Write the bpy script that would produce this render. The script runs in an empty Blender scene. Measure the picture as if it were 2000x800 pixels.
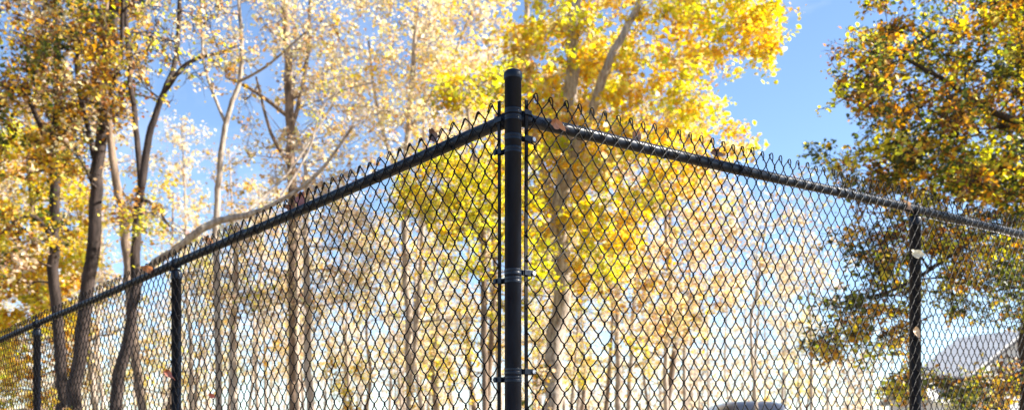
import bpy, math, random
import numpy as np
from mathutils import Vector

S = bpy.context.scene
COL = S.collection
rng = np.random.default_rng(11)
random.seed(5)
EYE = 1.65
F = 1950.0          # focal length in photo pixels (2000 wide)
HOR = 860.0         # horizon row in photo pixels

def P(px, py, Y):   # point at distance Y that the photo shows at px,py
    return np.array([(px-1000.)/F*Y, Y, EYE+(HOR-py)/F*Y])

def gz(x, y):       # terrain height
    x = np.asarray(x, float); y = np.asarray(y, float)
    t = np.clip(y-8, 0, 70)
    return 0.053*45*np.tanh(x/45) - 0.0076*np.clip(y, -40, 40) + 0.030*t*(t < 1e9) * np.clip(1-(y-78)/400, 0, 1) \
        + 0.05*np.sin(x*.7+1)*np.sin(y*.5) * np.clip((np.abs(y)-6)/6, 0, 1)

# ------------------------------------------------------------------ materials
def mat(name):
    m = bpy.data.materials.new(name); m.use_nodes = True
    nt = m.node_tree; nt.nodes.clear()
    out = nt.nodes.new('ShaderNodeOutputMaterial')
    return m, nt, out

def N(nt, t, **kw):
    n = nt.nodes.new(t)
    for k, v in kw.items():
        if k.startswith('i_'):
            n.inputs[k[2:].replace('_', ' ')].default_value = v
        else:
            setattr(n, k, v)
    return n

def paint(name, c1, c2, rough=.4, scale=8, stretch=(1, 1, 1), bump=.2, bscale=60, spec=.5, rough2=None, metal=0.0, coat=0.0):
    m, nt, out = mat(name)
    tc = N(nt, 'ShaderNodeTexCoord'); mp = N(nt, 'ShaderNodeMapping'); mp.inputs['Scale'].default_value = stretch
    nt.links.new(tc.outputs['Object'], mp.inputs[0])
    n1 = N(nt, 'ShaderNodeTexNoise', i_Scale=scale, i_Detail=6.0, i_Roughness=.65)
    n2 = N(nt, 'ShaderNodeTexNoise', i_Scale=bscale, i_Detail=4.0)
    r = N(nt, 'ShaderNodeValToRGB'); r.color_ramp.elements[0].position = .35; r.color_ramp.elements[1].position = .68
    r.color_ramp.elements[0].color = (*c1, 1); r.color_ramp.elements[1].color = (*c2, 1)
    b = N(nt, 'ShaderNodeBsdfPrincipled', i_Roughness=rough, i_Metallic=metal)
    b.inputs['Specular IOR Level'].default_value = spec
    b.inputs['Coat Weight'].default_value = coat
    b.inputs['Coat Roughness'].default_value = .12
    bp = N(nt, 'ShaderNodeBump', i_Strength=bump, i_Distance=.01)
    for n in (n1, n2): nt.links.new(mp.outputs[0], n.inputs['Vector'])
    nt.links.new(n1.outputs['Fac'], r.inputs[0]); nt.links.new(r.outputs[0], b.inputs['Base Color'])
    if rough2 is not None:
        mr = N(nt, 'ShaderNodeMapRange', i_To_Min=rough, i_To_Max=rough2)
        mr.inputs['From Min'].default_value = .35; mr.inputs['From Max'].default_value = .65
        nt.links.new(n1.outputs['Fac'], mr.inputs[0]); nt.links.new(mr.outputs[0], b.inputs['Roughness'])
    nt.links.new(n2.outputs['Fac'], bp.inputs['Height']); nt.links.new(bp.outputs[0], b.inputs['Normal'])
    nt.links.new(b.outputs[0], out.inputs[0])
    return m

def leaf_mat(name, trans=.5, gloss=.06):
    m, nt, out = mat(name)
    a = N(nt, 'ShaderNodeAttribute', attribute_name='leafcol')
    d = N(nt, 'ShaderNodeBsdfDiffuse'); t = N(nt, 'ShaderNodeBsdfTranslucent')
    g = N(nt, 'ShaderNodeBsdfGlossy', i_Roughness=.45); g.inputs['Color'].default_value = (.9, .9, .9, 1)
    hs = N(nt, 'ShaderNodeHueSaturation', i_Saturation=1.12, i_Value=1.1)
    mx = N(nt, 'ShaderNodeMixShader', i_Fac=trans); mg = N(nt, 'ShaderNodeMixShader', i_Fac=gloss)
    L = nt.links.new
    L(a.outputs['Color'], d.inputs[0]); L(a.outputs['Color'], hs.inputs['Color']); L(hs.outputs[0], t.inputs[0])
    L(d.outputs[0], mx.inputs[1]); L(t.outputs[0], mx.inputs[2])
    L(mx.outputs[0], mg.inputs[1]); L(g.outputs[0], mg.inputs[2]); L(mg.outputs[0], out.inputs[0])
    return m

M = {}
M['black'] = paint('black_powder_coat', (.002, .005, .014), (.006, .014, .031), .26, 22, (1, 1, .35), .04, 260, .26, .50)
M['wire'] = paint('black_vinyl_wire', (.003, .0025, .003), (.007, .005, .005), .55, 40, (1, 1, 1), .1, 400, .16)
M['zinc'] = paint('worn_zinc', (.35, .35, .36), (.6, .6, .62), .38, 30, (1, 1, 1), .2, 200, .5, metal=.6)
M['dryleaf'] = leaf_mat('dry_leaf_skin', .3, .1)
M['leaf'] = leaf_mat('autumn_leaf_skin', .56, .04)
M['bark_dark'] = paint('dark_bark', (.020, .015, .014), (.085, .062, .054), .9, 5, (3, 3, .5), .9, 28, .2)
M['bark_pale'] = paint('pale_bark', (.17, .125, .095), (.60, .51, .42), .85, 8, (2.5, 2.5, .6), .8, 25, .2)
M['bark_tan'] = paint('tan_bark', (.10, .07, .05), (.36, .26, .19), .9, 5, (3, 3, .5), .9, 28, .2)
M['bark_far'] = paint('greyish_bark', (.28, .21, .16), (.62, .52, .43), .9, 4, (3, 3, .5), .6, 25, .2)

# ------------------------------------------------------------------ mesh helpers
class MB:
    def __init__(s): s.v = []; s.f = []; s.n = 0
    def add(s, v, f):
        v = np.asarray(v, float).reshape(-1, 3)
        s.v.append(v); s.f.extend([tuple(i+s.n for i in q) for q in f]); s.n += len(v)
    def tube(s, pts, rad, n=8, caps=True):
        pts = np.asarray(pts, float); m = len(pts)
        rad = np.broadcast_to(np.asarray(rad, float), (m,))
        T = np.gradient(pts, axis=0); T /= np.linalg.norm(T, axis=1)[:, None]+1e-12
        mean = pts[-1]-pts[0]
        ref = np.array([0, 0, 1.]) if abs(mean[2]) < .7*np.linalg.norm(mean) else np.array([1., .13, 0])
        U = np.cross(T, ref); U /= np.linalg.norm(U, axis=1)[:, None]+1e-12
        V = np.cross(T, U)
        a = np.arange(n)*2*np.pi/n
        v = pts[:, None]+rad[:, None, None]*(np.cos(a)[None, :, None]*U[:, None]+np.sin(a)[None, :, None]*V[:, None])
        f = [(i*n+k, i*n+(k+1) % n, (i+1)*n+(k+1) % n, (i+1)*n+k) for i in range(m-1) for k in range(n)]
        if caps: f += [tuple(range(n)), tuple(range((m-1)*n, m*n))[::-1]]
        s.add(v, f)
    def box(s, c, d, ax=None):
        ax = np.eye(3) if ax is None else np.asarray(ax, float)
        v = [np.asarray(c)+sx*d[0]*ax[0]+sy*d[1]*ax[1]+sz*d[2]*ax[2] for sx in (-1, 1) for sy in (-1, 1) for sz in (-1, 1)]
        s.add(v, [(0, 1, 3, 2), (4, 6, 7, 5), (0, 4, 5, 1), (2, 3, 7, 6), (0, 2, 6, 4), (1, 5, 7, 3)])
    def lathe(s, c, prof, n=24, ax=None):
        pts = []
        for r, z in prof:
            for k in range(n):
                a = 2*math.pi*k/n; pts.append((r*math.cos(a), r*math.sin(a), z))
        pts = np.array(pts)
        if ax is not None: pts = pts @ np.asarray(ax)
        m = len(prof)
        f = [(i*n+k, i*n+(k+1) % n, (i+1)*n+(k+1) % n, (i+1)*n+k) for i in range(m-1) for k in range(n)]
        f += [tuple(range(n))[::-1], tuple(range((m-1)*n, m*n))]
        s.add(pts+np.asarray(c), f)
    def build(s, name, m, parent=None, smooth=True, bevel=0, origin=None, col=None):
        me = bpy.data.meshes.new(name)
        v = np.concatenate(s.v)
        o = bpy.data.objects.new(name, me)
        if origin is not None: v = v-np.asarray(origin)
        me.from_pydata(v.tolist(), [], s.f)
        if smooth:
            me.polygons.foreach_set('use_smooth', np.ones(len(me.polygons), bool))
        if col is not None:
            at = me.color_attributes.new('leafcol', 'FLOAT_COLOR', 'POINT'); c = np.ones((len(v), 4)); c[:, :3] = col
            at.data.foreach_set('color', c.ravel())
        me.materials.append(m); me.update()
        COL.objects.link(o)
        if origin is not None: o.location = origin
        if parent is not None:
            o.parent = parent
            if origin is None: pass
            else: o.location = np.asarray(origin)-np.asarray(parent.location)
        if bevel:
            b = o.modifiers.new('bevel', 'BEVEL'); b.width = bevel; b.segments = 2; b.limit_method = 'ANGLE'
        return o

def empty(name, loc, label, cat, group=None):
    o = bpy.data.objects.new(name, None); COL.objects.link(o); o.location = loc
    return tag(o, label, cat, group)

def tag(o, label, cat, group=None, kind=None):
    if label: o['label'] = label
    if cat: o['category'] = cat
    if group: o['group'] = group
    if kind: o['kind'] = kind
    return o

def quadmesh(name, verts, quads, m, col=None, smooth=False):
    me = bpy.data.meshes.new(name)
    nv, nf = len(verts), len(quads); k = quads.shape[1]
    me.vertices.add(nv); me.vertices.foreach_set('co', np.asarray(verts, np.float32).ravel())
    me.loops.add(nf*k); me.loops.foreach_set('vertex_index', quads.astype(np.int32).ravel())
    me.polygons.add(nf); me.polygons.foreach_set('loop_start', (np.arange(nf)*k).astype(np.int32))
    if smooth: me.polygons.foreach_set('use_smooth', np.ones(nf, bool))
    me.update(calc_edges=True)
    if col is not None:
        at = me.color_attributes.new('leafcol', 'FLOAT_COLOR', 'POINT')
        c = np.ones((nv, 4), np.float32); c[:, :3] = col
        at.data.foreach_set('color', c.ravel())
    me.materials.append(m)
    o = bpy.data.objects.new(name, me); COL.objects.link(o)
    return o

# ------------------------------------------------------------------ chain link fence
D = 3.25
CZ = EYE + (HOR-229)/600.0      # rail axis height at the corner
cor = np.array([(1002-1000)/F*D, D, 0.0])
dl = np.array([-1697., 1950., -105.]); dl /= np.hypot(dl[0], dl[1])
dr = np.array([2235., 1950., 122.]); dr /= np.hypot(dr[0], dr[1])
zup = np.array([0, 0, 1.])
nl = np.array([-dl[1], dl[0], 0]); nl = nl if nl[1] < 0 else -nl     # outward (towards camera side)
nr = np.array([dr[1], -dr[0], 0]); nr = nr if nr[1] < 0 else -nr
WA = 0.0332; HH = 0.0812
g0 = float(gz(cor[0], cor[1]))

fence = empty('chain_link_fence', (cor[0], cor[1], g0),
              'tall black vinyl coated chain link fence with a corner post before the wood', 'fence')
FL = np.array([cor[0], cor[1], g0])
def fb(mb, name, m, parent=fence, **k):
    o = mb.build(name, m, None, **k)
    o.parent = parent
    base = FL if parent is fence else np.zeros(3)
    # vertices are in world coordinates: compensate for the parents' location
    if parent is fence: o.location = -FL
    return o

def fabric(name, d, nrm, t0, nw, mirror):
    K = 5
    half = HH/2
    ztop = .031 if mirror else .011
    nh = int((CZ+ztop-0.10)/half)
    if nh % 2: nh -= 1
    u = np.array([0, .10, .32, .68, .90])
    e = .0030; dep = .0034
    # one wire, from the top down.  starts at an extreme
    def prof(phase):
        xs, zs, ys = [], [], []
        for j in range(nh):
            rise = (j+phase) % 2           # 0: going left->right while descending
            uu = u
            s = uu - .035*np.sin(2*np.pi*uu)*-1
            s = np.clip(s, 0, 1)
            s = np.where(uu == .10, .055, s); s = np.where(uu == .90, .945, s)
            x = -e + s*(WA+2*e)
            if rise: x = WA - x
            sg = -1 if rise else 1
            y = dep*sg*np.sin(np.pi*uu)**.6
            zs.append(ztop-(j+uu)*half); xs.append(x); ys.append(y)
        return np.concatenate(xs), np.concatenate(ys), np.concatenate(zs)
    pts_all = []
    for i in range(nw):
        ph = i % 2           # even wires start at the left extreme
        x, y, z = prof(ph)
        # the end that reaches the peak: wires 2k+1 (start right)..; make both reach the same peak column
        x = x + i*WA
        # hook above ztop
        px = x[0]; side = 1 if ph == 0 else -1   # direction in which the wire runs downwards
        # wire comes up to its extreme at ztop: continue one half step up to the peak
        pkx = px + side*WA*1.0
        hk = []
        jit = rng.normal(0, .0020)
        top = ztop+half
        jy = rng.normal(0, .0022)
        if mirror:
            if side > 0:
                tail = [(-.0045, -.001, -.006), (-.0040, -.003, .003), (.0005, -.005, .0095), (.0072, -.006, .0095), (.0118, -.006, -.001), (.0138, -.004, -.014), (.0105, -.003, -.026)]
            else:
                tail = [(.0085, .003, -.011), (.0048, .004, -.001), (.0012, .003, .0068), (-.0036, .001, .0050), (-.0062, -.002, -.006)]
        else:
            if side > 0:
                tail = [(-.0030, -.002, -.003), (.0004, -.004, .0022), (.0044, -.006, -.001), (.0118, -.006, -.0125), (.0185+jit, -.005, -.0235)]
            else:
                tail = [(.0030, .002, -.003), (-.0004, .003, .0018), (-.0035, .002, -.002), (-.0060, .000, -.0065)]
        hk = [(px+side*WA*.33, (-.001 if side > 0 else .001), ztop+half*.33), (px+side*WA*.62, (-.002 if side > 0 else .002), ztop+half*.62)]
        hk += [(pkx+a+jit, b, top+c+jy) for a, b, c in tail]
        hk = np.array(hk)[::-1]
        w = np.concatenate([hk, np.stack([x, y, z], 1)])
        pts_all.append(w)
    V = []; Q = []; off = 0
    ns = 5; ang = np.arange(ns)*2*np.pi/ns+.3
    for w in pts_all:
        w = w.copy()
        # slow irregularity of a hung fabric
        a, b, c = w[:, 0], w[:, 2], w[:, 1]
        wx = .0035*np.sin(a*7.3+b*5.1)+.0026*np.sin(a*23.+b*13+2)+.0010*np.sin(b*47+a*61)
        wz = .0040*np.sin(a*5.1+b*9+1)*np.clip(-b*3,.4,1)+.0022*np.sin(a*31.+b*17)
        wy = .004*np.sin(a*3.1+b*2.3)+.0012*np.sin(a*90)*(b < 0)
        wy *= np.clip(-b*2, 0, 1)
        w[:, 0] += wx; w[:, 2] += wz; w[:, 1] += wy
        T = np.gradient(w, axis=0); T /= np.linalg.norm(T, axis=1)[:, None]+1e-9
        U = np.cross(T, [0, 1., 0]); U /= np.linalg.norm(U, axis=1)[:, None]+1e-9
        Wv = np.cross(T, U)
        r = .0024
        vv = w[:, None]+r*(np.cos(ang)[None, :, None]*U[:, None]+np.sin(ang)[None, :, None]*Wv[:, None])
        m = len(w)
        V.append(vv.reshape(-1, 3))
        i0 = (np.arange(m-1)[:, None]*ns+np.arange(ns)[None]); i1 = (np.arange(m-1)[:, None]*ns+(np.arange(ns)[None]+1) % ns)
        Q.append(np.stack([i0, i1, i1+ns, i0+ns], -1).reshape(-1, 4)+off); off += m*ns
    V = np.concatenate(V); Q = np.concatenate(Q)
    t = t0+V[:, 0]; out = .027-V[:, 1]
    W = cor[None]+t[:, None]*d[None]+out[:, None]*nrm[None]+(CZ+V[:, 2])[:, None]*zup[None]
    o = quadmesh(name, W, Q, M['wire'], smooth=True)
    o.parent = fence; o.location = -FL
    return o

TL, TR = 8.4, 6.2
fabric('chain_link_mesh', dl, nl, .043, int((TL-.07)/WA), False)
fabric('chain_link_mesh', dr, nr, .037, int((TR-.07)/WA), True)

def at(d, t, z, nrm=None, o=0):
    p = cor+d*t+zup*z
    return p if nrm is None else p+nrm*o

# corner post
mb = MB()
mb.tube([(cor[0], cor[1], g0-.3), (cor[0], cor[1], 1.0), (cor[0], cor[1], CZ+.138)], .0275, 32)
post = fb(mb, 'corner_post', M['black'])
mb = MB()
prof = [(.0292, CZ+.122), (.0300, CZ+.124), (.0300, CZ+.141), (.0290, CZ+.1425), (.0270, CZ+.147), (.022, CZ+.151), (.014, CZ+.1535), (.006, CZ+.1545), (.0005, CZ+.155)]
mb.lathe((cor[0], cor[1], 0), prof, 32)
fb(mb, 'post_cap', M['black'], post, smooth=True)

def band(z, d, nrm, hz=.0100, ln=.047, rr=.0286):
    mb = MB()
    mb.lathe((cor[0], cor[1], z), [(rr-.0025, -hz), (rr-.0006, -hz), (rr, -hz+.0012), (rr, -.003), (rr-.0008, 0), (rr, .003), (rr, hz-.0012), (rr-.0006, hz), (rr-.0025, hz)], 32)
    c = cor*[1, 1, 0]+zup*z
    dh = d*[1, 1, 0]; dh = dh/np.linalg.norm(dh)
    # two ears of the clamp, running out along the fence either side of the tension bar
    for o in (.0285, .0115):
        a = c+dh*(.026+ln/2)+nrm*o
        mb.box(a, (ln/2, .0014, hz-.001), (dh, nrm, zup))
    return mb, c, dh
for zs, d, nrm in (([.985, .548, .226, -.11, -.45, -.80, -1.15], dr, nr), ([.944, .522, .200, -.136, -.476, -.826, -1.176], dl, nl)):
    for z in zs:
        mb, c, dh = band(EYE+z, d, nrm, ln=(.047 if d is dr else .037))
        bo = fb(mb, 'tension_band', M['black'], post, smooth=False, bevel=.0006)
        mb = MB()
        q = c+dh*(.026+(.037 if d is dr else .028))
        mb.tube([q+nrm*.005, q+nrm*.030], .0034, 8)
        mb.tube([q+nrm*.0302, q+nrm*.0345], .0072, 12)
        mb.tube([q+nrm*.002, q+nrm*.009], .0065, 6)
        # bolt shares the post's third level, a sub-part next to its band
        fb(mb, 'carriage_bolt', M['zinc'] if d is dr else M['black'], post, smooth=False)
# rail bands
for d, nrm, dz in ((dr, nr, .018), (dl, nl, -.004)):
    mb, c, dh = band(CZ+dz, d, nrm, .0085, .030, .0287)
    fb(mb, 'rail_band', M['black'], post, smooth=False, bevel=.0006)
# tension bars
for d, nrm, t in ((dl, nl, .0425), (dr, nr, .0375)):
    mb = MB()
    dh = d*[1, 1, 0]; dh = dh/np.linalg.norm(dh)
    pts = []
    nseg = 24
    z0, z1 = g0+.08, CZ+.058
    v = []; f = []
    for k in range(nseg+1):
        z = z0+(z1-z0)*k/nseg
        c = cor*[1, 1, 0]+dh*(t+.0012*math.sin(z*5))+nrm*.0225+zup*z
        for a, b in ((-1, -1), (1, -1), (1, 1), (-1, 1)): v.append(c+dh*.0068*a+nrm*.0022*b)
    for k in range(nseg):
        for q in range(4): f.append((k*4+q, k*4+(q+1) % 4, k*4+4+(q+1) % 4, k*4+4+q))
    f += [(0, 1, 2, 3), (nseg*4+3, nseg*4+2, nseg*4+1, nseg*4)]
    mb.add(v, f)
    fb(mb, 'tension_bar', M['wire'], fence, smooth=False, bevel=.0008)

# rails
rail_objs = []
for d, T in ((dl, TL), (dr, TR)):
    mb = MB(); n = 50
    t = np.linspace(.036, T, n)
    sag = -.004*np.sin(t*math.pi/2.7)**2
    mb.tube([at(d, a, CZ+s) for a, s in zip(t, sag)], .0208, 24)
    r = fb(mb, 'top_rail', M['black'])
    rail_objs.append(r)
    mb = MB()       # cast rail end cup
    dh = d/np.linalg.norm(d)
    mb.tube([at(d, a, CZ) for a in (.030, .034, .060, .074, .0755)], [.012, .0245, .0245, .0242, .0215], 24)
    fb(mb, 'rail_end_cup', M['black'], r)
    mb = MB()       # swaged joint sleeve further out
    mb.tube([at(d, a, CZ) for a in (1.92, 1.925, 2.06, 2.065)], [.0212, .0222, .0222, .0212], 24)
    fb(mb, 'rail_sleeve', M['black'], r)
# ties on the rails
def tie(c, d, nrm, rad, zaxis=False):
    mb = MB(); pts = []
    dh = d/np.linalg.norm(d)
    for k in range(22):
        a = -1.2+k*(2*math.pi+1.0)/21
        q = (nrm*math.cos(a)+zup*math.sin(a))*(rad+.002) if not zaxis else (nrm*math.cos(a)+dh*math.sin(a))*(rad+.002)
        pts.append(c+q+(dh if not zaxis else zup)*(.004*math.sin(k*.4)))
    last = pts[-1]
    pts += [last+nrm*.006+dh*.008-zup*.004, last+nrm*.007+dh*.022-zup*.010, last+nrm*.004+dh*.030-zup*.018]
    mb.tube(pts, .0016, 5)
    return mb
for (d, nrm, T), ro in zip(((dl, nl, TL), (dr, nr, TR)), rail_objs):
    t = .31
    while t < T-.3:
        fb(tie(at(d, t, CZ), d, nrm, .0225), 'wire_tie', M['wire'], ro)
        t += .42+.1*random.random()
# line posts
for d, nrm, ts in ((dl, nl, (2.73, 5.22, 7.75)), (dr, nr, (2.69, 5.35))):
    for t in ts:
        c = cor+d*t; g = float(gz(c[0], c[1])); zr = CZ+d[2]*t
        c = c*[1, 1, 0]-nrm*.004
        rp = .0255 if d is dl else .028
        mb = MB(); mb.tube([c+zup*(g-.3), c+zup*(g+1.2), c+zup*(zr-.034)], rp, 24)
        lp = fb(mb, 'line_post', M['black'])
        mb = MB()   # loop cap: socket + ring round the rail + stub finial
        mb.lathe(c, [(rp+.003, zr-.085), (rp+.004, zr-.082), (rp+.004, zr-.050), (rp-.002, zr-.036), (.010, zr-.026)], 20)
        dh = d/np.linalg.norm(d)
        rr = at(d, t, CZ)
        mb.tube([rr-dh*.016, rr-dh*.014, rr+dh*.014, rr+dh*.016], [.0215, .0268, .0268, .0215], 20)
        if d is dl:
            mb.tube([rr+zup*.022, rr+zup*.060], [.006, .0045], 8)
        fb(mb, 'loop_cap', M['black'], lp)
        z = zr-.28
        while z > g+.1:
            fb(tie(c+zup*z, d, nrm, rp, True), 'wire_tie', M['wire'], lp)
            z -= .38
# pale line drawn as a wire under the right rail past the line post
mb = MB()
mb.tube([at(dr, t, CZ-.034-.003*math.sin(t*5), nr, .012) for t in np.linspace(2.72, TR, 30)], .0022, 6)
fb(mb, 'pale_wire', M['zinc'], fence)

# ------------------------------------------------------------------ leaves lodged on the fence
def fence_leaf(px, py, Y, size, col, label, curl=.5, rot=0, tilt=0.0, yaw=0, lobes=5):
    c = P(px, py, Y)
    n = 28; v = []; f = []
    rings = 4
    for j in range(rings+1):
        for k in range(n):
            a = 2*math.pi*k/n
            rad = (.70+.30*abs(math.cos(a*lobes/2))**.6)*(1+.22*math.cos(a)+.10*math.cos(3*a+px))*j/rings
            x = rad*math.cos(a)*1.05; y = rad*math.sin(a)*.62
            z = curl*(x*x*.7+y*y*.9)-curl*.2+.06*math.sin(a*3+px)*j/rings+.04*math.sin(x*9)
            v.append((x, y, z))
    for j in range(rings):
        for k in range(n): f.append((j*n+k, j*n+(k+1) % n, (j+1)*n+(k+1) % n, (j+1)*n+k))
    v = np.array(v)*size/2
    from mathutils import Euler
    R = np.array(Euler((math.pi/2+tilt, rot, yaw), 'XYZ').to_matrix())
    v = v @ R.T
    mb = MB(); mb.add(v, f)
    cc = np.ones((len(v), 3))*col
    cc *= (1+.25*np.sin(v[:, :1]*400/ (size*10))*np.cos(v[:, 2:]*380/(size*10)))
    cc = np.concatenate([cc, np.tile(np.array(col)*.6, (12, 1))])
    st = [np.array([.45, 0, 0])*size, np.array([.75, .05, .05])*size, np.array([1.0, .0, .12])*size]
    mb.tube([R @ s for s in st], .0012, 4)
    o = mb.build('fallen_leaf', M['dryleaf'], None, col=cc)
    o.location = c
    tag(o, label, 'leaf', 'dry leaves caught on the fence')
fence_leaf(1086, 240, 3.31, .050, (.55, .27, .15), 'pale tan curled leaf hooked on the right rail nearest the corner post', 1.5, .35, .7, .3)
fence_leaf(1244, 266, 3.66, .062, (.26, .13, .07), 'brown leaf standing upright on the middle of the right rail', .5, 1.4, .1, -.5)
fence_leaf(1396, 297, 4.02, .048, (.25, .11, .07), 'small dark red-brown leaf on the right rail past the upright brown leaf', .8, .2, .4, .3)
fence_leaf(1768, 398, 4.92, .060, (.55, .35, .22), 'tan scrap of leaf at the top of the right line post', .7, .8, .2, .1)
fence_leaf(1789, 494, 4.93, .068, (.80, .72, .52), 'large cream leaf pressed on the right line post', .25, .3, .0, .1)
fence_leaf(1790, 645, 4.94, .055, (.68, .46, .26), 'small tan leaf low on the right line post', .3, 1.3, .0, .1, 4)
fence_leaf(845, 262, 3.71, .055, (.12, .05, .03), 'dark brown leaf sitting on the left rail nearest the corner post', .8, 1.2, .5, .4)
fence_leaf(588, 387, 4.42, .075, (.30, .09, .06), 'reddish leaf folded against the middle of the left rail', .6, 1.7, .2, .2)
fence_leaf(563, 404, 4.44, .060, (.26, .12, .09), 'dull brown leaf lying along the left rail below the reddish leaf', .7, .2, .9, .2)
fence_leaf(406, 468, 5.02, .060, (.52, .26, .13), 'orange-tan leaf on the left rail right of the line post', .6, .6, .5, .3)
fence_leaf(288, 524, 5.50, .080, (.55, .24, .12), 'orange leaf on the left rail left of the line post', .6, .1, .8, .3)
fence_leaf(327, 727, 5.20, .055, (.42, .09, .03), 'red leaf held in the mesh beside the left line post', .5, .8, .1, .3)
fence_leaf(412, 771, 4.85, .035, (.60, .10, .03), 'tiny bright red leaf held in the mesh low on the left', .5, .5, .1, .3)

# ------------------------------------------------------------------ trees
PAL = {
 'yellow': [(.82, .62, .06), (.80, .54, .05), (.80, .66, .14), (.80, .46, .05)],
 'gold':   [(.78, .52, .08), (.72, .37, .05), (.80, .62, .15), (.48, .24, .06)],
 'ygreen': [(.72, .68, .08), (.58, .60, .07), (.80, .70, .10)],
 'green':  [(.07, .11, .025), (.13, .16, .03), (.24, .25, .045), (.05, .07, .02)],
 'rust':   [(.36, .16, .04), (.24, .10, .035), (.56, .28, .05), (.14, .07, .03)],
 'peach':  [(.84, .68, .40), (.80, .60, .30), (.84, .73, .48), (.56, .34, .17), (.83, .68, .30)],
 'tan':    [(.66, .50, .32), (.74, .58, .38), (.52, .34, .20), (.78, .66, .46)],
 'cream':  [(.80, .71, .58), (.80, .66, .50), (.80, .66, .36)],
}
LEAF6 = np.array([(-.5, 0, 0), (-.2, .34, .07), (.18, .30, .10), (.5, 0, -.03), (.16, -.32, .10), (-.22, -.32, .07)])

def leaves(name, cen, size, cols, parent=None, flat=.5):
    n = len(cen)
    nrm = rng.normal(size=(n, 3)); nrm[:, 2] = np.abs(nrm[:, 2])+flat
    nrm /= np.linalg.norm(nrm, axis=1)[:, None]
    a = rng.normal(size=(n, 3)); a -= (a*nrm).sum(1)[:, None]*nrm; a /= np.linalg.norm(a, axis=1)[:, None]
    b = np.cross(nrm, a)
    L = LEAF6[None]*size[:, None, None]*np.array([1, 1, 1.5])
    V = cen[:, None]+L[:, :, :1]*a[:, None]+L[:, :, 1:2]*b[:, None]+L[:, :, 2:]*nrm[:, None]
    i = np.arange(n)[:, None]*6
    Q = np.concatenate([i+np.array([[0, 1, 2, 3]]), i+np.array([[0, 3, 4, 5]])])
    o = quadmesh(name, V.reshape(-1, 3), Q, M['leaf'], np.repeat(cols, 6, axis=0))
    if parent is not None: o.parent = parent
    return o

def inpoly(x, y, poly):
    c = False; j = len(poly)-1
    for i in range(len(poly)):
        xi, yi = poly[i]; xj, yj = poly[j]
        if (yi > y) != (yj > y) and x < (xj-xi)*(y-yi)/(yj-yi)+xi: c = not c
        j = i
    return c

def smooth_path(pts, sub=4):
    pts = np.asarray(pts, float); out = []
    for i in range(len(pts)-1):
        p0 = pts[max(i-1, 0)]; p1 = pts[i]; p2 = pts[i+1]; p3 = pts[min(i+2, len(pts)-1)]
        for k in range(sub):
            t = k/sub
            out.append(.5*((2*p1)+(-p0+p2)*t+(2*p0-5*p1+4*p2-p3)*t*t+(-p0+3*p1-3*p2+p3)*t**3))
    out.append(pts[-1]); return np.array(out)

def grow(stems, clumps, base, twig_r=.006, twigs=5, wig=.10, stop_r=.10):
    """stems: list of (pts, radii); clumps: (n,3)+radius. Returns wood MB and twig sample points per clump."""
    mb = MB(); nodes = []; nr_ = []
    for pts, rad in stems:
        p = smooth_path(pts, 5); r = np.interp(np.linspace(0, 1, len(p)), np.linspace(0, 1, len(rad)), rad)
        p = p+np.concatenate([rng.normal(0, .15, (len(p)-2, 3)), np.zeros((2, 3))])*r[:, None]*np.array([1, 1, .2])
        mb.tube(p-base, r, 10)
        for q, w in zip(p, r): nodes.append(q); nr_.append(w)
    start = np.array([s[0][0] for s in stems]).min(0)
    nodes = list(nodes); zmin = min(q[2] for q in nodes)+.22*(max(q[2] for q in nodes)-min(q[2] for q in nodes))
    N0 = np.array(nodes)
    order = np.argsort([np.min(np.linalg.norm(N0-c[:3], axis=1)) for c in clumps])
    tips = {}
    for oi in order:
        c = np.asarray(clumps[oi]); tgt = c[:3]; cr = c[3]
        A = np.array(nodes); R = np.array(nr_)
        dlt = tgt-A; dist = np.linalg.norm(dlt, axis=1)
        pen = dist+np.where(A[:, 2] > tgt[2]+.1*dist, dist*.35, 0)+np.where(A[:, 2] < zmin, 4., 0)-np.minimum(R, .15)*3
        k = int(np.argmin(pen)); L = dist[k]
        r0 = min(R[k]*.72, .006+L*.014); n = max(3, int(L/.45)+2)
        tt = np.linspace(0, 1, n)
        arch = np.array([0, 0, 1.])*L*.12
        pts = A[k]+dlt[k]*tt[:, None]+arch*np.sin(tt*np.pi)[:, None]*rng.uniform(-.4, 1)+rng.normal(0, wig*.22*min(L, 2.), (n, 3))*np.sin(tt*np.pi)[:, None]
        rr = r0*(1-.62*tt)+.002
        mb.tube(pts-base, rr, 5 if r0 < .03 else 7, caps=False)
        for q, w in zip(pts[1:], rr[1:]): nodes.append(q); nr_.append(w)
        tw = []
        for j in range(twigs):
            d = rng.normal(size=3); d[2] = d[2]*.7+.15; d /= np.linalg.norm(d)
            s = pts[-1-min(n-2, int(rng.integers(0, 2)))]; e = tgt+d*cr*rng.uniform(.6, 1.1)
            mid = (s+e)/2+rng.normal(0, cr*.12, 3)
            mb.tube(np.array([s, mid, e])-base, [max(rr[-1]*.8, twig_r*.6), twig_r*.7, twig_r*.3], 4, caps=False)
            tw.append((s, mid, e))
        tips[oi] = tw
    return mb, tips

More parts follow.
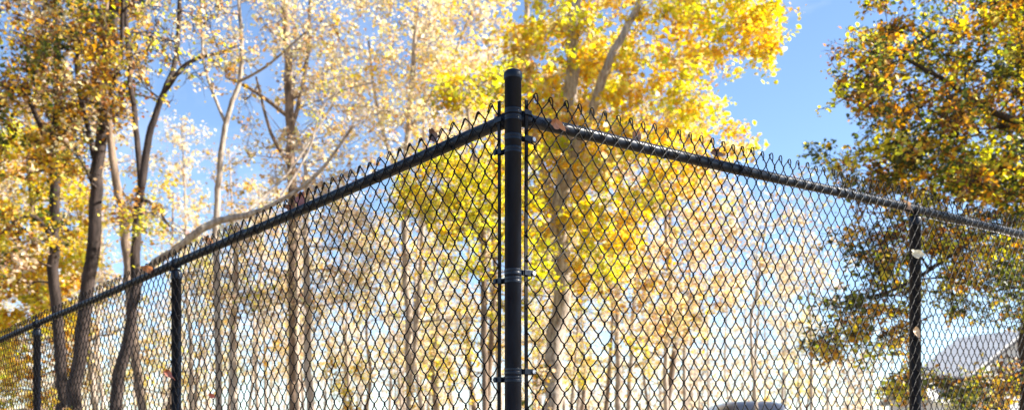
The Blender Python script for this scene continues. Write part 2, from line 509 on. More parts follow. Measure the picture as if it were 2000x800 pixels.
def make_leaves(clumps, tips, per, size, pal, palw, base, name, parent, dens=None, hjit=.06):
    C = []; Sz = []; K = []
    names = list(pal)
    for i, c in enumerate(clumps):
        n = int(per*1.45*rng.uniform(.4, 1.6)*(c[3]/.5)**1.3)
        if n < 1: continue
        tw = tips[i]
        idx = rng.integers(0, len(tw), n); t = rng.uniform(.1, 1, n)**.8
        TW = np.array([np.stack(x) for x in tw])
        s, m, e = TW[idx, 0], TW[idx, 1], TW[idx, 2]
        q = s*((1-t)**2)[:, None]+m*(2*t*(1-t))[:, None]+e*(t**2)[:, None]
        q = q+rng.normal(0, c[3]*.15, (n, 3))
        pn = names[rng.choice(len(names), p=np.array(palw)/sum(palw))]
        pc = np.array(PAL[pn]); col = pc[rng.integers(0, len(pc), n)]
        alt = np.array(PAL[names[rng.choice(len(names))]]); mixm = rng.random(n) < .25
        col = np.where(mixm[:, None], alt[rng.integers(0, len(alt), n)], col)
        col = col*(1+rng.normal(0, .16, (n, 1)))*(1+rng.normal(0, hjit, (n, 3)))
        C.append(q); Sz.append(size*.74*rng.uniform(.45, 1.5, n)); K.append(np.clip(col, .02, .88))
    C = np.concatenate(C)-base
    return leaves(name, C, np.concatenate(Sz), np.concatenate(K), parent)

def tree(name, label, cat, Y, stems, crown, nclump, cr, per, size, pal, palw, bark='bark_dark', depth=2.0, twigs=9, group=None, extra=None, fill=1.0):
    """stems: list of [(px,py,dy,width_px)...]; crown: list of polygons in photo pixels at distance Y; depth: half depth of the crown."""
    st = []
    b0 = stems[0][0]
    for s in stems:
        pts = [P(px, py, Y+dy) for px, py, dy, w in s]; rad = [w/2/F*(Y+dy) for px, py, dy, w in s]
        st.append([pts, rad])
    # continue the first stem into the ground
    p0 = st[0][0][0]; p1 = st[0][0][1]
    g = float(gz(p0[0], p0[1]))
    if p0[2] > g:
        dirn = (p0-p1)/max(p1[2]-p0[2], .2)
        h = p0[2]-g
        foot = p0+dirn*h*.6; foot[2] = g-.15
        st[0][0].insert(0, foot); st[0][1].insert(0, st[0][1][0]*1.25)
        base = np.array([foot[0], foot[1], g])
    else: base = np.array([p0[0], p0[1], g])
    cl = []
    for poly, share in crown:
        xs = [p[0] for p in poly]; ys = [p[1] for p in poly]; n = int(nclump*share); k = 0
        while k < n:
            x = rng.uniform(min(xs), max(xs)); y = rng.uniform(min(ys), max(ys))
            if not inpoly(x, y, poly): continue
            dd = rng.uniform(-depth, depth)
            cl.append(np.array([*P(x, y, Y+dd), cr*rng.uniform(.6, 1.3)])); k += 1
    if extra: cl += extra
    root = empty(name, base, label, cat, group)
    mb, tips = grow(st, cl, base, twigs=twigs)
    mb.build('trunk', M[bark], root)
    make_leaves(cl, tips, per, size, pal, palw, base, 'crown', root)
    return root

# central yellow maple
tree('maple_tree', 'big maple glowing yellow and gold with a pale forked trunk right of the corner post', 'tree', 20,
     [[(1078, 800, -1.3, 38), (1082, 700, -1.3, 37), (1098, 560, -1.3, 35), (1092, 440, -1.4, 33), (1106, 300, -1.5, 31), (1114, 150, -1.7, 28), (1122, 0, -1.7, 24), (1128, -180, .5, 20), (1130, -330, .5, 8)],
      [(1104, 330, -1.5, 21), (1150, 230, -1.8, 20), (1186, 130, -2.0, 18), (1222, 60, -2.0, 15), (1262, -20, -2.0, 12), (1330, -170, -1.4, 7)],
      [(1094, 410, 0, 16), (1050, 300, .6, 14), (1030, 120, 1, 12), (1028, 0, 1.2, 9), (1010, -150, 1.3, 4)]],
     [([(975, -60), (1540, -60), (1530, 60), (1490, 150), (1390, 175), (1350, 190), (1400, 240), (1300, 300), (1180, 330), (1030, 300), (985, 130)], .52),
      ([(1010, 280), (1420, 230), (1500, 275), (1440, 330), (1300, 400), (1190, 560), (1060, 620), (1030, 480)], .30),
      ([(1000, -60), (1100, -420), (1400, -350), (1560, -60)], .18)],
     360, .46, 92, .125, ['yellow', 'gold', 'ygreen', 'peach'], [7, .6, 3.6, 2.4], 'bark_pale', 2.6)
# dark gold tree on the right
tree('oak_tree', 'large shaded oak with green and gold leaves hanging in from the right edge', 'tree', 12.5,
     [[(2012, 800, 0, 42), (2016, 600, 0, 40), (2022, 420, 0, 38), (2030, 200, 0, 38), (2040, 0, 0, 30), (2050, -220, 0, 20), (2060, -420, 0, 8)],
      [(2026, 250, 0, 16), (1930, 215, -.4, 13), (1850, 160, -.6, 10), (1760, 110, -.7, 6)],
      [(2036, 100, 0, 16), (1960, 20, -.3, 13), (1880, -60, -.5, 8)],
      [(2012, 420, 0, 14), (1900, 470, -.3, 10), (1760, 560, -.5, 7), (1640, 590, -.6, 4)]],
     [([(1700, -60), (2100, -60), (2100, 400), (1900, 400), (1760, 330), (1700, 240), (1690, 120)], .38),
      ([(1630, 90), (1720, 60), (1740, 240), (1640, 190)], .028),
      ([(1580, 290), (1800, 270), (2080, 380), (2080, 560), (1860, 560), (1780, 450), (1640, 380)], .19),
      ([(1640, 420), (1780, 470), (1790, 700), (1600, 700), (1560, 650), (1650, 560)], .07),
      ([(1790, 560), (2060, 540), (2060, 640), (1830, 620)], .025),
      ([(1740, 735), (1990, 745), (1990, 800), (1700, 800)], .04),
      ([(2000, -60), (2400, -100), (2450, 600), (2050, 600)], .17)],
     980, .27, 92, .076, ['gold', 'green', 'ygreen', 'green', 'rust'], [6.2, 3.0, 3.0, 2.6, 2.0], 'bark_dark', 2.2)
# left group
tree('tree', 'tall tree with a straight dark trunk, second from the left edge', 'tree', 16,
     [[(146, 800, 0, 27), (162, 650, 0, 26), (182, 480, 0, 25), (190, 340, 0, 23), (204, 190, 0, 19), (222, 20, 0, 20), (236, -150, 0, 12), (245, -300, 0, 5)],
      [(190, 330, 0, 13), (168, 240, .3, 10), (150, 130, .5, 8), (160, 0, .6, 5)],
      [(200, 210, 0, 12), (235, 120, -.4, 9), (240, 0, -.6, 7), (260, -120, -.6, 3)]],
     [([(60, -60), (330, -60), (290, 130), (240, 230), (150, 330), (90, 250)], .8), ([(60, -60), (60, -300), (350, -300), (330, -60)], .2)],
     105, .36, 48, .09, ['gold', 'rust', 'green', 'peach'], [4, 2, 2, 2.5], 'bark_dark', 1.8)
tree('tree', 'slim tree whose dark trunk forks in a V above the left rail', 'tree', 15,
     [[(222, 800, 0, 23), (244, 690, 0, 22), (262, 580, 0, 21), (266, 470, 0, 18), (278, 350, 0, 15), (296, 250, 0, 13), (320, 180, 0, 11), (345, 105, .2, 9), (352, -40, .3, 8), (350, -200, .3, 3)],
      [(276, 380, 0, 13), (268, 270, .3, 11), (256, 160, .5, 10), (246, 40, .6, 8), (240, -100, .7, 4)],
      [(320, 180, 0, 9), (365, 125, -.4, 8), (420, 105, -.7, 5)],
      [(278, 390, 0, 8), (300, 400, -.2, 6), (330, 440, -.4, 4)]],
     [([(200, -60), (470, -60), (450, 90), (400, 160), (330, 210), (250, 160)], .65), ([(260, 370), (350, 380), (340, 460), (270, 450)], .08), ([(200, -60), (200, -250), (430, -250), (440, -60)], .27)],
     60, .38, 36, .08, ['tan', 'gold', 'peach', 'ygreen'], [3, 2, 3, 1], 'bark_dark', 1.6)
tree('tree', 'crooked stem leaning left beside the V forked tree', 'tree', 15.6,
     [[(276, 800, 0, 17), (262, 660, 0, 18), (250, 520, 0, 18), (240, 420, 0, 17), (224, 330, 0, 15), (208, 220, 0, 13), (204, 90, 0, 9), (214, -60, 0, 5)]],
     [([(150, -60), (270, -60), (260, 160), (190, 240), (150, 150)], .7), ([(230, 380), (290, 400), (280, 470), (220, 440)], .3)],
     34, .36, 50, .085, ['gold', 'ygreen', 'rust'], [3, 2, 1], 'bark_tan', 1.3)
tree('tree', 'bushy tree of rust and dark green leaves filling the top left corner', 'tree', 17,
     [[(122, 800, 0, 20), (118, 700, 0, 22), (104, 520, 0, 21), (108, 380, 0, 19), (104, 290, 0, 17), (116, 180, 0, 16), (110, 60, 0, 12), (100, -120, 0, 6)],
      [(106, 330, 0, 12), (60, 200, -.4, 9), (10, 170, -.6, 7), (-60, 130, -.6, 4)],
      [(106, 470, 0, 10), (60, 420, -.5, 8), (0, 460, -.7, 5)],
      [(104, 290, 0, 10), (150, 220, -.3, 7), (190, 150, -.5, 4)]],
     [([(-120, -60), (180, -60), (250, 60), (260, 210), (170, 300), (60, 330), (-120, 330)], .72), ([(-120, 330), (150, 300), (140, 480), (60, 560), (-120, 560)], .28)],
     210, .40, 58, .10, ['rust', 'green', 'gold', 'yellow', 'tan'], [2.6, 3, 3.5, 3, 2], 'bark_dark', 2.2)
tree('tree', 'leafy yellow and orange tree at the far left edge above the rail', 'tree', 22,
     [[(74, 800, 0, 14), (72, 640, 0, 14), (66, 460, 0, 12), (56, 300, 0, 9), (50, 160, 0, 5)],
      [(70, 600, 0, 6), (20, 520, 0, 5), (-30, 480, 0, 3)]],
     [([(-100, 250), (110, 260), (190, 420), (180, 560), (120, 640), (-100, 640)], .85), ([(-80, 640), (160, 620), (150, 800), (-80, 800)], .25)],
     150, .50, 70, .13, ['yellow', 'ygreen', 'gold'], [4, 2.5, 3], 'bark_tan', 2.0)
tree('tree', 'thin white-barked tree rising above the left line post', 'tree', 18,
     [[(428, 800, 0, 13), (424, 560, 0, 13), (422, 420, 0, 12), (432, 300, 0, 11), (446, 220, 0, 10), (466, 165, 0, 9), (472, 90, 0, 8), (466, -20, 0, 6), (470, -180, 0, 3)],
      [(440, 240, 0, 7), (400, 130, .3, 5), (392, 0, .3, 3)], [(466, 160, 0, 6), (520, 130, -.4, 5), (600, 60, -.6, 3)]],
     [([(370, -60), (600, -60), (590, 100), (500, 190), (400, 160)], .65), ([(370, -60), (370, -220), (580, -220), (600, -60)], .35)],
     44, .42, 30, .085, ['peach', 'cream', 'yellow'], [4, 1, 1], 'bark_pale', 1.5)
tree('tree', 'straight light brown trunk with peach leaves above the middle of the left rail', 'tree', 21,
     [[(572, 800, 0, 13), (570, 600, 0, 14), (570, 380, 0, 16), (568, 250, 0, 18), (562, 120, 0, 16), (556, -20, 0, 12), (552, -200, 0, 5)],
      [(568, 260, 0, 9), (600, 120, .4, 8), (606, 0, .5, 6), (612, -100, .5, 3)],
      [(566, 230, 0, 9), (500, 180, -.5, 7), (440, 150, -.8, 4)],
      [(570, 330, 0, 9), (530, 260, -.3, 7), (500, 150, -.4, 4)]],
     [([(470, -60), (680, -60), (640, 120), (700, 280), (620, 340), (500, 320), (420, 200)], .8), ([(470, -60), (470, -260), (650, -260), (680, -60)], .2)],
     84, .46, 34, .10, ['peach', 'tan', 'gold', 'cream'], [5, 2, 1.2, 1], 'bark_tan', 2.0)
# leaning pale trunk
tree('leaning_tree', 'pale trunk leaning over to the right just above the left rail', 'tree', 15.2,
     [[(232, 800, .5, 12), (250, 640, .4, 13), (274, 550, .3, 14), (300, 514, .2, 14), (345, 486, .1, 15), (390, 450, 0, 15), (430, 430, 0, 14), (480, 420, -.1, 12), (540, 396, -.3, 9), (620, 340, -.6, 7), (690, 245, -.9, 5)],
      [(470, 423, 0, 6), (560, 340, .5, 5), (650, 205, .8, 3)],
      [(540, 398, -.3, 5), (600, 300, 0, 4), (640, 195, .2, 3), (730, 160, .2, 2)]],
     [([(560, 160), (760, 80), (800, 190), (720, 260), (600, 330)], 1)],
     30, .26, 34, .06, ['yellow', 'gold', 'peach', 'ygreen'], [2, 2, 2, 1], 'bark_pale', 1.0)
tree('tree', 'small tree with lime yellow leaves just left of the corner post', 'tree', 17,
     [[(948, 800, 0, 13), (946, 640, 0, 13), (944, 470, 0, 12), (930, 330, 0, 9), (912, 210, 0, 5)],
      [(944, 480, 0, 7), (900, 400, -.4, 5), (830, 360, -.6, 3)]],
     [([(770, 350), (880, 290), (1040, 270), (1040, 480), (900, 480), (750, 420)], .72), ([(840, 150), (1010, 130), (1010, 210), (860, 215)], .16), ([(890, 480), (1050, 480), (1050, 640), (940, 600)], .12)],
     124, .36, 66, .10, ['ygreen', 'yellow'], [5, 3], 'bark_tan', 1.6)
tree('tree', 'tall peach and cream leaved tree behind the left rail beside the corner post', 'tree', 26,
     [[(800, 800, 0, 15), (796, 600, 0, 15), (790, 400, 0, 14), (800, 220, 0, 12), (812, 60, 0, 9), (820, -120, 0, 5)],
      [(792, 380, 0, 8), (740, 230, 0, 6), (720, 80, 0, 4)], [(798, 260, 0, 8), (880, 120, 0, 6), (930, 0, 0, 4)]],
     [([(640, -60), (1000, -60), (1000, 160), (900, 290), (760, 330), (660, 250), (620, 60)], 1)],
     165, .60, 38, .12, ['peach', 'cream', 'yellow'], [5, 3, 1.4], 'bark_pale', 2.5)
tree('tree', 'slender tan tree with a brown trunk seen through the left mesh', 'tree', 19,
     [[(606, 800, 0, 15), (600, 700, 0, 15), (602, 600, 0, 14), (596, 480, 0, 12), (600, 380, 0, 10), (590, 280, 0, 5)]],
     [([(520, 330), (700, 330), (760, 520), (700, 640), (560, 620)], 1)],
     60, .45, 26, .10, ['tan', 'peach'], [2, 3], 'bark_far', 1.8)
tree('tree', 'thin tree with tan leaves right of the left line post', 'tree', 20,
     [[(458, 800, 0, 15), (455, 660, 0, 14), (462, 520, 0, 11), (452, 430, 0, 6)]],
     [([(360, 460), (540, 400), (560, 620), (420, 640), (360, 600)], 1)],
     50, .42, 24, .10, ['tan', 'cream', 'ygreen'], [3, 2, 1], 'bark_far', 1.8)
tree('tree', 'slim slanting young tree behind the right mesh above the parked van', 'tree', 22,
     [[(1478, 800, 0, 6), (1466, 640, 0, 6), (1480, 560, 0, 5), (1492, 460, 0, 4), (1510, 380, 0, 2)]],
     [([(1400, 340), (1600, 340), (1620, 560), (1440, 600)], 1)],
     46, .40, 26, .10, ['peach', 'cream', 'tan'], [4, 2, 1], 'bark_far', 1.8)
tree('tree', 'orange brown tree behind the middle of the right mesh', 'tree', 24,
     [[(1302, 800, 0, 10), (1300, 700, 0, 10), (1312, 560, 0, 9), (1300, 440, 0, 8), (1310, 330, 0, 5)],
      [(1306, 640, 0, 7), (1350, 580, 0, 5), (1400, 560, 0, 3)]],
     [([(1200, 330), (1420, 330), (1450, 560), (1330, 700), (1180, 640)], 1)],
     95, .5, 40, .125, ['peach', 'gold', 'tan'], [4, 2, 1], 'bark_far', 2.2)

# background wood: prototypes copied many times
def proto(i, pal, palw, bark, H):
    base = np.zeros(3)
    lean = rng.normal(0, .35, 2)
    pts = [(0, 0, -.2)]+[(lean[0]*(k/5)+rng.normal(0, .10), lean[1]*(k/5)+rng.normal(0, .10), H*k/5) for k in range(1, 6)]
    r0 = .075+.013*i
    st = [[[np.array(p) for p in pts], list(np.linspace(r0, .02, 6))]]
    cl = []
    for k in range(46+6*i):
        z = H*(.34+.68*rng.random()**.85); w = 2.1*math.sin(math.pi*min(1, (z/H)*.8+.12))+.3
        a = rng.uniform(0, 2*math.pi); q = w*math.sqrt(rng.random())
        cl.append(np.array([lean[0]*z/H+q*math.cos(a), lean[1]*z/H+q*math.sin(a), z, rng.uniform(.3, .65)]))
    root = empty('woodland_tree', (0, 0, 0), 'slender tree with sparse pale peach leaves in the bright wood behind the fence', 'tree', 'slender trees of the bright wood behind the fence')
    mb, tips = grow(st, cl, base, twigs=4)
    mb.build('trunk', M[bark], root)
    make_leaves(cl, tips, 27, .125, pal, palw, base, 'crown', root)
    return root
protos = [proto(0, ['peach', 'cream', 'tan'], [4, 2, 1], 'bark_far', 11), proto(1, ['peach', 'gold'], [4, 1], 'bark_far', 13),
          proto(2, ['tan', 'peach', 'yellow'], [2, 3, 1], 'bark_pale', 12), proto(3, ['yellow', 'ygreen', 'peach'], [2, 1, 3], 'bark_tan', 10),
          proto(4, ['peach', 'cream'], [3, 2], 'bark_pale', 14)]
def copy_tree(r, loc, rz, sc):
    c = r.copy(); COL.objects.link(c); c.location = loc; c.rotation_euler = (0, 0, rz); c.scale = (sc,)*3
    for ch in list(r.children):
        k = ch.copy(); COL.objects.link(k); k.parent = c
    return c
spots = []
r2 = random.Random(3)
tries = 0
while len(spots) < 86 and tries < 9000:
    tries += 1
    Y = r2.uniform(24, 62); px = r2.uniform(-160, 1640)
    x = (px-1000)/F*Y
    if px > 1150 and r2.random() < .5: continue
    if 1420 < px < 1560 and Y < 34: continue
    if 240 < px < 720 and r2.random() < .35: continue
    if all((x-a)**2+(Y-b)**2 > 1.9**2 for a, b, _ in spots): spots.append((x, Y, px))
spots.sort(key=lambda s: s[1])
for i, (x, Y, px) in enumerate(spots):
    p = protos[i % 5]
    sc = r2.uniform(.8, 1.15)
    if 250 < px < 740: sc *= .92
    if px > 1330: sc *= .62+.1*r2.random()      # the wood is low on the right, where open sky shows
    loc = (x, Y, float(gz(x, Y)))
    if i < 5: p.location = loc; p.rotation_euler = (0, 0, r2.uniform(0, 6)); p.scale = (sc,)*3
    else: copy_tree(p, loc, r2.uniform(0, 6.28), sc)

# far wood that reads as one mass
def far_wood():
    mb = MB(); cen = []; siz = []; col = []
    for k in range(105):
        Y = rng.uniform(64, 100); px = rng.uniform(-250, 1720); x = (px-1000)/F*Y; g = float(gz(x, Y))
        H = rng.uniform(7, 12) if px < 1100 else rng.uniform(4.5, 6.5)
        q = [(x+rng.normal(0, .2), Y+rng.normal(0, .2), g+H*t) for t in (0, .35, .7, 1)]
        mb.tube(np.array(q), [.10, .08, .05, .02], 5, caps=False)
        for j in range(6):
            z = H*rng.uniform(.3, .9); a = rng.uniform(0, 6.28); L = rng.uniform(1, 2.4)
            s = np.array([x, Y, g+z]); e = s+np.array([L*math.cos(a), L*math.sin(a), L*.8])
            mb.tube(np.array([s, (s+e)/2+rng.normal(0, .15, 3), e]), [.05, .03, .01], 4, caps=False)
        n = 110
        zz = H*rng.uniform(.12, 1.05, n); a = rng.uniform(0, 6.28, n); rr = 2.3*np.sqrt(rng.random(n))
        cen.append(np.stack([x+rr*np.cos(a), Y+rr*np.sin(a), g+zz], 1)); siz.append(rng.uniform(.2, .42, n))
        pc = np.array(PAL[['peach', 'cream', 'tan', 'peach', 'tan'][rng.integers(0, 5)]])
        col.append(np.clip(pc[rng.integers(0, len(pc), n)]*(1+rng.normal(0, .12, (n, 1))), .02, .88))
    o = mb.build('distant_wood', M['bark_far'])
    tag(o, 'distant autumn wood of thin pale trunks along the horizon', 'wood', None, 'stuff')
    l = leaves('foliage', np.concatenate(cen), np.concatenate(siz), np.concatenate(col), o)
far_wood()
# tall tree added out of view beside the viewer to shade the near fence
def added_shade_tree():
    x, y = 9.2, 1.2; g = float(gz(x, y)); base = np.array([x, y, g]); T = np.array
    st = [[[T([x, y, g-.2]), T([x+.1, y, g+3]), T([x-.1, y+.2, g+7]), T([x+.2, y, g+12.5])], [.26, .21, .15, .03]]]
    cl = []
    for k in range(170):
        d = rng.normal(size=3); d /= np.linalg.norm(d); q = d*rng.random()**.4
        cl.append(T([x+q[0]*3.6, y+.2+q[1]*4.6, g+9.6+q[2]*3.6, .55*rng.uniform(.7, 1.3)]))
    root = empty('tree', base, 'full crowned golden tree added out of view right of the viewer to shade the fence corner', 'tree')
    mb, tips = grow(st, cl, base, twigs=4)
    mb.build('trunk', M['bark_dark'], root)
    make_leaves(cl, tips, 85, .17, ['gold', 'green', 'yellow'], [3, 3, 1], base, 'crown', root)
added_shade_tree()

# understory shrubs
def shrub(px, Y, w, h, pal, palw, label, n=26, size=.08):
    x = (px-1000)/F*Y; g = float(gz(x, Y)); base = np.array([x, Y, g])
    stems = []
    for k in range(5):
        a = rng.uniform(0, 6.28); s = rng.uniform(.1, .35)*w
        stems.append([[base+[0, 0, -.1], base+[s*.5*math.cos(a), s*.5*math.sin(a), h*.4], base+[s*math.cos(a), s*math.sin(a), h*.8]], [.018, .012, .005]])
    cl = []
    for k in range(n):
        a = rng.uniform(0, 6.28); q = w/2*math.sqrt(rng.random()); z = h*rng.uniform(.25, 1)
        cl.append(np.array([x+q*math.cos(a), Y+q*math.sin(a), g+z, .28*rng.uniform(.7, 1.2)]))
    root = empty('shrub', base, label, 'shrub')
    mb, tips = grow(stems, cl, base, twigs=4)
    mb.build('stems', M['bark_tan'], root)
    make_leaves(cl, tips, 46, size, pal, palw, base, 'foliage', root)
shrub(40, 13, 2.2, 2.4, ['ygreen', 'gold', 'green'], [3, 2, 1], 'green and yellow shrub behind the mesh at the far left edge', 34)
shrub(190, 19, 2.0, 2.5, ['tan', 'ygreen'], [2, 2], 'olive and tan shrub between the dark trunks at the lower left', 30)
shrub(672, 18, .9, 3.1, ['yellow', 'gold'], [3, 1], 'narrow bright yellow shrub low behind the left mesh', 24)
shrub(860, 21, 1.5, 2.9, ['yellow', 'peach', 'ygreen'], [2, 2, 1], 'pale yellow shrub low behind the left mesh near the corner post', 26)
shrub(1075, 15, 1.3, 2.5, ['green', 'gold', 'tan'], [1, 2, 1.5], 'brown and green shrub at the foot of the maple', 28)
shrub(1510, 30, 1.0, 3.2, ['yellow', 'cream'], [2, 2], 'slim yellow shrub right behind the parked van', 20, .1)
shrub(1925, 17, 2.6, 2.3, ['gold', 'green', 'yellow'], [2, 2, 1], 'dark gold shrub in front of the white house', 34)

# ------------------------------------------------------------------ ground
def ground():
    xs = np.concatenate([[-900, -500, -250, -140], np.linspace(-90, 90, 121), [140, 250, 500, 900]])
    ys = np.concatenate([[-300, -120, -60], np.linspace(-30, 120, 101), [170, 260, 450, 800, 1400]])
    X, Yg = np.meshgrid(xs, ys); Z = gz(X, Yg)
    V = np.stack([X, Yg, Z], -1).reshape(-1, 3); nx, ny = len(xs), len(ys)
    i = (np.arange(ny-1)[:, None]*nx+np.arange(nx-1)[None]).ravel()
    Q = np.stack([i, i+1, i+1+nx, i+nx], 1)
    m, nt, out = mat('leaf_strewn_ground')
    tc = N(nt, 'ShaderNodeTexCoord')
    n1 = N(nt, 'ShaderNodeTexNoise', i_Scale=.5, i_Detail=8.0, i_Roughness=.7)
    n2 = N(nt, 'ShaderNodeTexVoronoi', i_Scale=14.0)
    r1 = N(nt, 'ShaderNodeValToRGB'); r1.color_ramp.elements[0].color = (.10, .13, .04, 1); r1.color_ramp.elements[1].color = (.38, .25, .14, 1)
    r1.color_ramp.elements[0].position = .42; r1.color_ramp.elements[1].position = .52
    r2_ = N(nt, 'ShaderNodeMixRGB', blend_type='MULTIPLY', i_Fac=.6)
    b = N(nt, 'ShaderNodeBsdfPrincipled', i_Roughness=.95); bp = N(nt, 'ShaderNodeBump', i_Strength=.6, i_Distance=.05)
    L = nt.links.new
    L(tc.outputs['Object'], n1.inputs['Vector']); L(tc.outputs['Object'], n2.inputs['Vector'])
    L(n1.outputs['Fac'], r1.inputs[0]); L(r1.outputs[0], r2_.inputs[1]); L(n2.outputs['Color'], r2_.inputs[2])
    L(r2_.outputs[0], b.inputs['Base Color']); L(n2.outputs['Distance'], bp.inputs['Height']); L(bp.outputs[0], b.inputs['Normal']); L(b.outputs[0], out.inputs[0])
    o = quadmesh('ground', V, Q, m, smooth=True)
    tag(o, None, None, None, 'structure')
ground()

# ------------------------------------------------------------------ white house at the right
M['siding'] = paint('white_siding', (.74, .73, .70), (.84, .83, .81), .6, 2, (1, 1, 1), .1, 20, .3)
M['roof'] = paint('pale_metal_roof', (.68, .67, .65), (.80, .79, .77), .8, 3, (1, 1, 4), .5, 30, .2)
M['trimdark'] = paint('dark_gutter', (.05, .05, .055), (.08, .08, .085), .5, 5)
M['glass'] = paint('dark_window_glass', (.03, .04, .05), (.05, .06, .075), .08, 2, (1, 1, 1), 0, 5, .8)
def house():
    Y = 46
    base = P(1990, 800, Y); g = float(gz(base[0], base[1])); base = np.array([base[0], base[1], g])
    root = empty('house', base, 'white sided house with a light gabled roof at the lower right edge', 'house')
    a = math.radians(20); root.rotation_euler = (0, 0, a)
    # local frame: gable end faces -y; width along x
    top = (P(1940, 650, Y)[2]-g)
    w2, rise, L = 2.9, 1.9, 3.2; ev = top-rise
    mb = MB()
    v = [(-w2, 0, -.4), (w2, 0, -.4), (w2, 0, ev), (0, 0, top), (-w2, 0, ev), (-w2, L, -.4), (w2, L, -.4), (w2, L, ev), (0, L, top), (-w2, L, ev)]
    mb.add(v, [(0, 1, 2, 3, 4), (9, 8, 7, 6, 5), (0, 4, 9, 5), (1, 6, 7, 2)])
    n = int(ev/.18)
    for k in range(n):   # clapboard shadow lines
        mb.box((0, -.012, .1+k*.18), (w2, .010, .012))
        mb.box((-w2-.012, L/2, .1+k*.18), (.010, L/2, .012))
    mb.build('wall', M['siding'], root, smooth=False)
    for s in (-1, 1):
        mb = MB(); o = .45; sl = rise/w2
        x0, z0 = s*(w2+o), ev-o*sl
        q = [(0, -o, top+.02), (x0, -o, z0+.02), (x0, L+o, z0+.02), (0, L+o, top+.02)]
        q2 = [(x, y, z+.14) for x, y, z in q]
        f = [(0, 1, 2, 3), (7, 6, 5, 4), (0, 4, 5, 1), (1, 5, 6, 2), (2, 6, 7, 3), (3, 7, 4, 0)]
        mb.add(q+q2, f)
        rf = mb.build('roof', M['roof'], root, smooth=False)
        mb = MB()
        mb.tube([(0, -o-.02, top-.02), (x0, -o-.02, z0-.02)], .07, 4)
        if s > 0: mb.tube([(0, -o-.04, top-.3), (x0, -o-.04, z0-.3)], .06, 4)
        mb.tube([(x0+s*.06, -o, z0), (x0+s*.06, L+o, z0)], .08, 6)
        mb.build('gutter', M['trimdark'], rf, smooth=False)
    for x, z in ((-1.5, 1.1), (1.4, 1.1)):
        mb = MB(); mb.box((x, -.03, z+.55), (.48, .02, .62)); wn = mb.build('window', M['glass'], root, smooth=False)
        mb = MB()
        for dx, dz, hx, hz in ((0, .66, .56, .05), (0, -.66, .60, .05), (-.53, 0, .05, .62), (.53, 0, .05, .62), (0, 0, .48, .025)):
            mb.box((x+dx, -.05, z+.55+dz), (hx, .035, hz))
        mb.build('window_frame', M['siding'], wn, smooth=False)
    # low wing to the left
    def swing(m): m.v = [np.stack([v[:, 1]-2.9, 1.6+v[:, 0], v[:, 2]], 1) for v in m.v]
    wt = P(1800, 742, Y)[2]-g; ww, wr, WL = 1.4, .9, 1.9
    mb = MB()
    mb.add([(-ww, -WL, -.8), (ww, -WL, -.8), (ww, -WL, wt-wr), (0, -WL, wt), (-ww, -WL, wt-wr), (ww, 0, -.8), (ww, 0, wt-wr), (-ww, 0, -.8), (-ww, 0, wt-wr)],
           [(0, 1, 2, 3, 4), (1, 5, 6, 2), (7, 0, 4, 8)])
    swing(mb)
    mb.build('wing_wall', M['siding'], root, smooth=False)
    for s in (-1, 1):
        q = [(0, -WL-.3, wt+.02), (s*(ww+.35), -WL-.3, wt-wr-.22), (s*(ww+.35), -.02, wt-wr-.22), (0, -.02, wt+.02)]
        mb = MB(); mb.add(q+[(x, y, z+.12) for x, y, z in q], [(0, 1, 2, 3), (7, 6, 5, 4), (0, 4, 5, 1), (1, 5, 6, 2), (2, 6, 7, 3), (3, 7, 4, 0)])
        swing(mb)
        wr_ = mb.build('wing_roof', M['roof'], root, smooth=False)
        mb = MB()
        for y in np.arange(-WL, 0, .45): mb.box((s*(ww+.35)/2, y, wt+.13+(-wr-.24)/2+.02), (math.hypot(ww+.35, wr+.24)/2, .015, .03), ((s*(ww+.35)/math.hypot(ww+.35, wr+.24), 0, -(wr+.24)/math.hypot(ww+.35, wr+.24)), (0, 1, 0), (s*(wr+.24)/math.hypot(ww+.35, wr+.24), 0, (ww+.35)/math.hypot(ww+.35, wr+.24))))
        swing(mb)
        mb.build('roof_seam', M['roof'], wr_, smooth=False)
house()

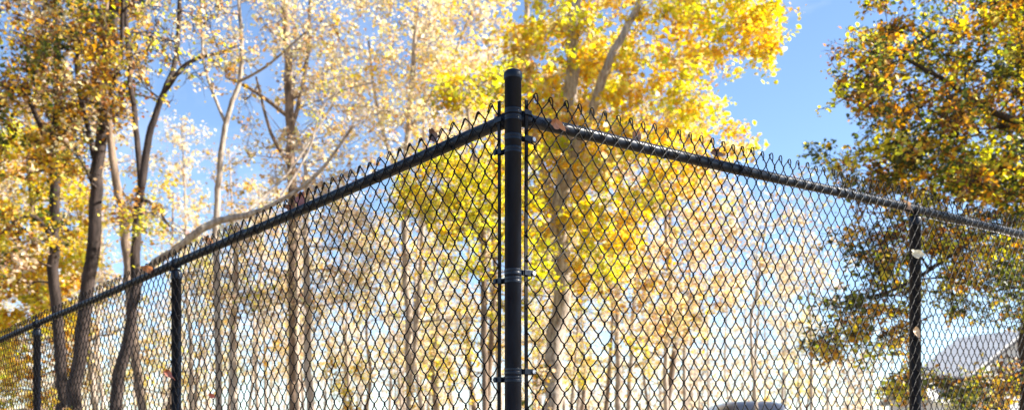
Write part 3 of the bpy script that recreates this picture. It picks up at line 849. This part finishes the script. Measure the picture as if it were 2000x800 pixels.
# ------------------------------------------------------------------ parked van behind the right mesh
M['van'] = paint('dark_blue_grey_paint', (.025, .035, .06), (.035, .045, .075), .28, 3, (1, 1, 1), .02, 30, .5, coat=.8)
M['tyre'] = paint('tyre_rubber', (.02, .02, .02), (.035, .035, .035), .8, 20)
M['chrome'] = paint('wheel_alloy', (.45, .45, .46), (.6, .6, .6), .3, 10, metal=.8)
M['redlamp'] = paint('red_lamp', (.4, .02, .02), (.5, .03, .02), .2, 10)
def van():
    Y = 25; c = P(1482, 800, Y); g = float(gz(c[0], c[1])); base = np.array([c[0], c[1], g])
    top = P(1482, 779, Y)[2]-g
    root = empty('parked_van', base, 'dark blue-grey van with a rounded roof, its top just showing behind the right mesh', 'van')
    k = top/2.0
    mb = MB(); rows = []
    # cross sections along y (rear at y=0 towards the camera)
    for y, w, zt, zb in ((0, .84, 1.50, .55), (.05, .92, 1.86, .42), (.35, .96, 1.97, .36), (1.2, .97, 2.0, .35), (2.6, .97, 1.99, .35), (3.3, .95, 1.86, .35), (4.0, .93, 1.28, .35), (4.6, .90, 1.10, .38), (4.8, .80, .85, .48)):
        ring = []
        n = 22
        for i in range(n):
            a = math.pi*i/(n-1)
            cx = math.cos(a); sx = math.sin(a)
            x = w*math.copysign(abs(cx)**.42, cx); 
            z = zb+.55*(zt-zb)+.45*(zt-zb)*sx**.62
            x *= 1-.20*sx**2*0.6
            ring.append((x, y, z*k))
        ring = [(w*.98, y, zb*k)]+ring+[(-w*.98, y, zb*k)]
        rows.append(ring)
    n = len(rows[0]); v = [p for r in rows for p in r]
    f = [(i*n+j, i*n+(j+1) % n, (i+1)*n+(j+1) % n, (i+1)*n+j) for i in range(len(rows)-1) for j in range(n)]
    f += [tuple(range(n))[::-1], tuple(range((len(rows)-1)*n, len(rows)*n))]
    mb.add(v, f); body = mb.build('body', M['van'], root)
    mb = MB(); mb.box((0, .02, 1.42*k), (.70, .02, .24)); mb.build('rear_window', M['glass'], root, smooth=False, bevel=.02)
    for s in (-1, 1):
        mb = MB()
        for y0 in (.5, 1.55, 2.6): mb.box((s*.945, y0+.4, 1.45*k), (.02, .45, .2))
        mb.build('side_window', M['glass'], root, smooth=False, bevel=.01)
        mb = MB(); mb.box((s*.84, .0, 1.15*k), (.06, .03, .22)); mb.build('tail_light', M['redlamp'], root, smooth=False, bevel=.01)
        for y in (.95, 3.85):
            mb = MB(); mb.tube([(s*.72, y, .34), (s*.74, y, .34), (s*.93, y, .34), (s*.95, y, .34)], [.28, .34, .34, .29], 24); w = mb.build('wheel', M['tyre'], root)
            mb = MB(); mb.tube([(s*.90, y, .34), (s*.957, y, .34)], [.2, .17], 16); mb.build('rim', M['chrome'], w)
    mb = MB(); mb.box((0, -.04, .50*k), (.92, .07, .10)); mb.build('bumper', M['tyre'], root, smooth=False, bevel=.03)
van()

# ------------------------------------------------------------------ camera, light, sky
cam = bpy.data.cameras.new('camera'); co = bpy.data.objects.new('camera', cam); COL.objects.link(co)
co.location = (0, 0, EYE); co.rotation_euler = (math.pi/2, 0, 0)
cam.sensor_width = 36; cam.lens = F/2000*36; cam.shift_y = (HOR-400)/2000
cam.clip_start = .05; cam.clip_end = 4000
cam.dof.use_dof = True; cam.dof.focus_distance = 3.45; cam.dof.aperture_fstop = 3.8
S.camera = co

AZ, EL = math.radians(88), math.radians(37)     # azimuth clockwise from the view direction
w = bpy.data.worlds.new('World'); S.world = w; w.use_nodes = True
nt = w.node_tree; bg = nt.nodes['Background']
sky = nt.nodes.new('ShaderNodeTexSky'); sky.sky_type = 'NISHITA'; sky.sun_disc = False
sky.sun_elevation = EL; sky.sun_rotation = AZ; sky.air_density = .85; sky.dust_density = .1; sky.ozone_density = 3.0
tc = nt.nodes.new('ShaderNodeTexCoord'); mp = nt.nodes.new('ShaderNodeMapping'); mp.inputs['Scale'].default_value = (3.0, 1.2, 5.0); mp.inputs['Rotation'].default_value = (.3, .5, .2)
cn = nt.nodes.new('ShaderNodeTexNoise'); cn.inputs['Scale'].default_value = 1.6; cn.inputs['Detail'].default_value = 7; cn.inputs['Roughness'].default_value = .6; cn.inputs['Distortion'].default_value = .8
cr_ = nt.nodes.new('ShaderNodeMapRange'); cr_.inputs['From Min'].default_value = .48; cr_.inputs['From Max'].default_value = .8; cr_.inputs['To Max'].default_value = .34
mxc = nt.nodes.new('ShaderNodeMixRGB'); mxc.inputs['Color2'].default_value = (5.2, 5.4, 5.8, 1)
nt.links.new(tc.outputs['Generated'], mp.inputs[0]); nt.links.new(mp.outputs[0], cn.inputs['Vector']); nt.links.new(cn.outputs['Fac'], cr_.inputs[0])
nt.links.new(cr_.outputs[0], mxc.inputs['Fac']); nt.links.new(sky.outputs[0], mxc.inputs['Color1'])
nt.links.new(mxc.outputs[0], bg.inputs[0]); bg.inputs[1].default_value = .078
sun = bpy.data.lights.new('sun', 'SUN'); so = bpy.data.objects.new('sun', sun); COL.objects.link(so)
sun.energy = 5; sun.angle = math.radians(.5); sun.color = (1, .93, .82)
sd = Vector((math.sin(AZ)*math.cos(EL), math.cos(AZ)*math.cos(EL), math.sin(EL)))
so.rotation_euler = sd.to_track_quat('Z', 'Y').to_euler()
vs = S.view_settings; vs.view_transform = 'Standard'; vs.look = 'None'; vs.gamma = 1; vs.exposure = 1.78
S.cycles.use_denoising = True
S.cycles.max_bounces = 7; S.cycles.diffuse_bounces = 4; S.cycles.transmission_bounces = 5; S.cycles.glossy_bounces = 3
S.cycles.sample_clamp_indirect = 6
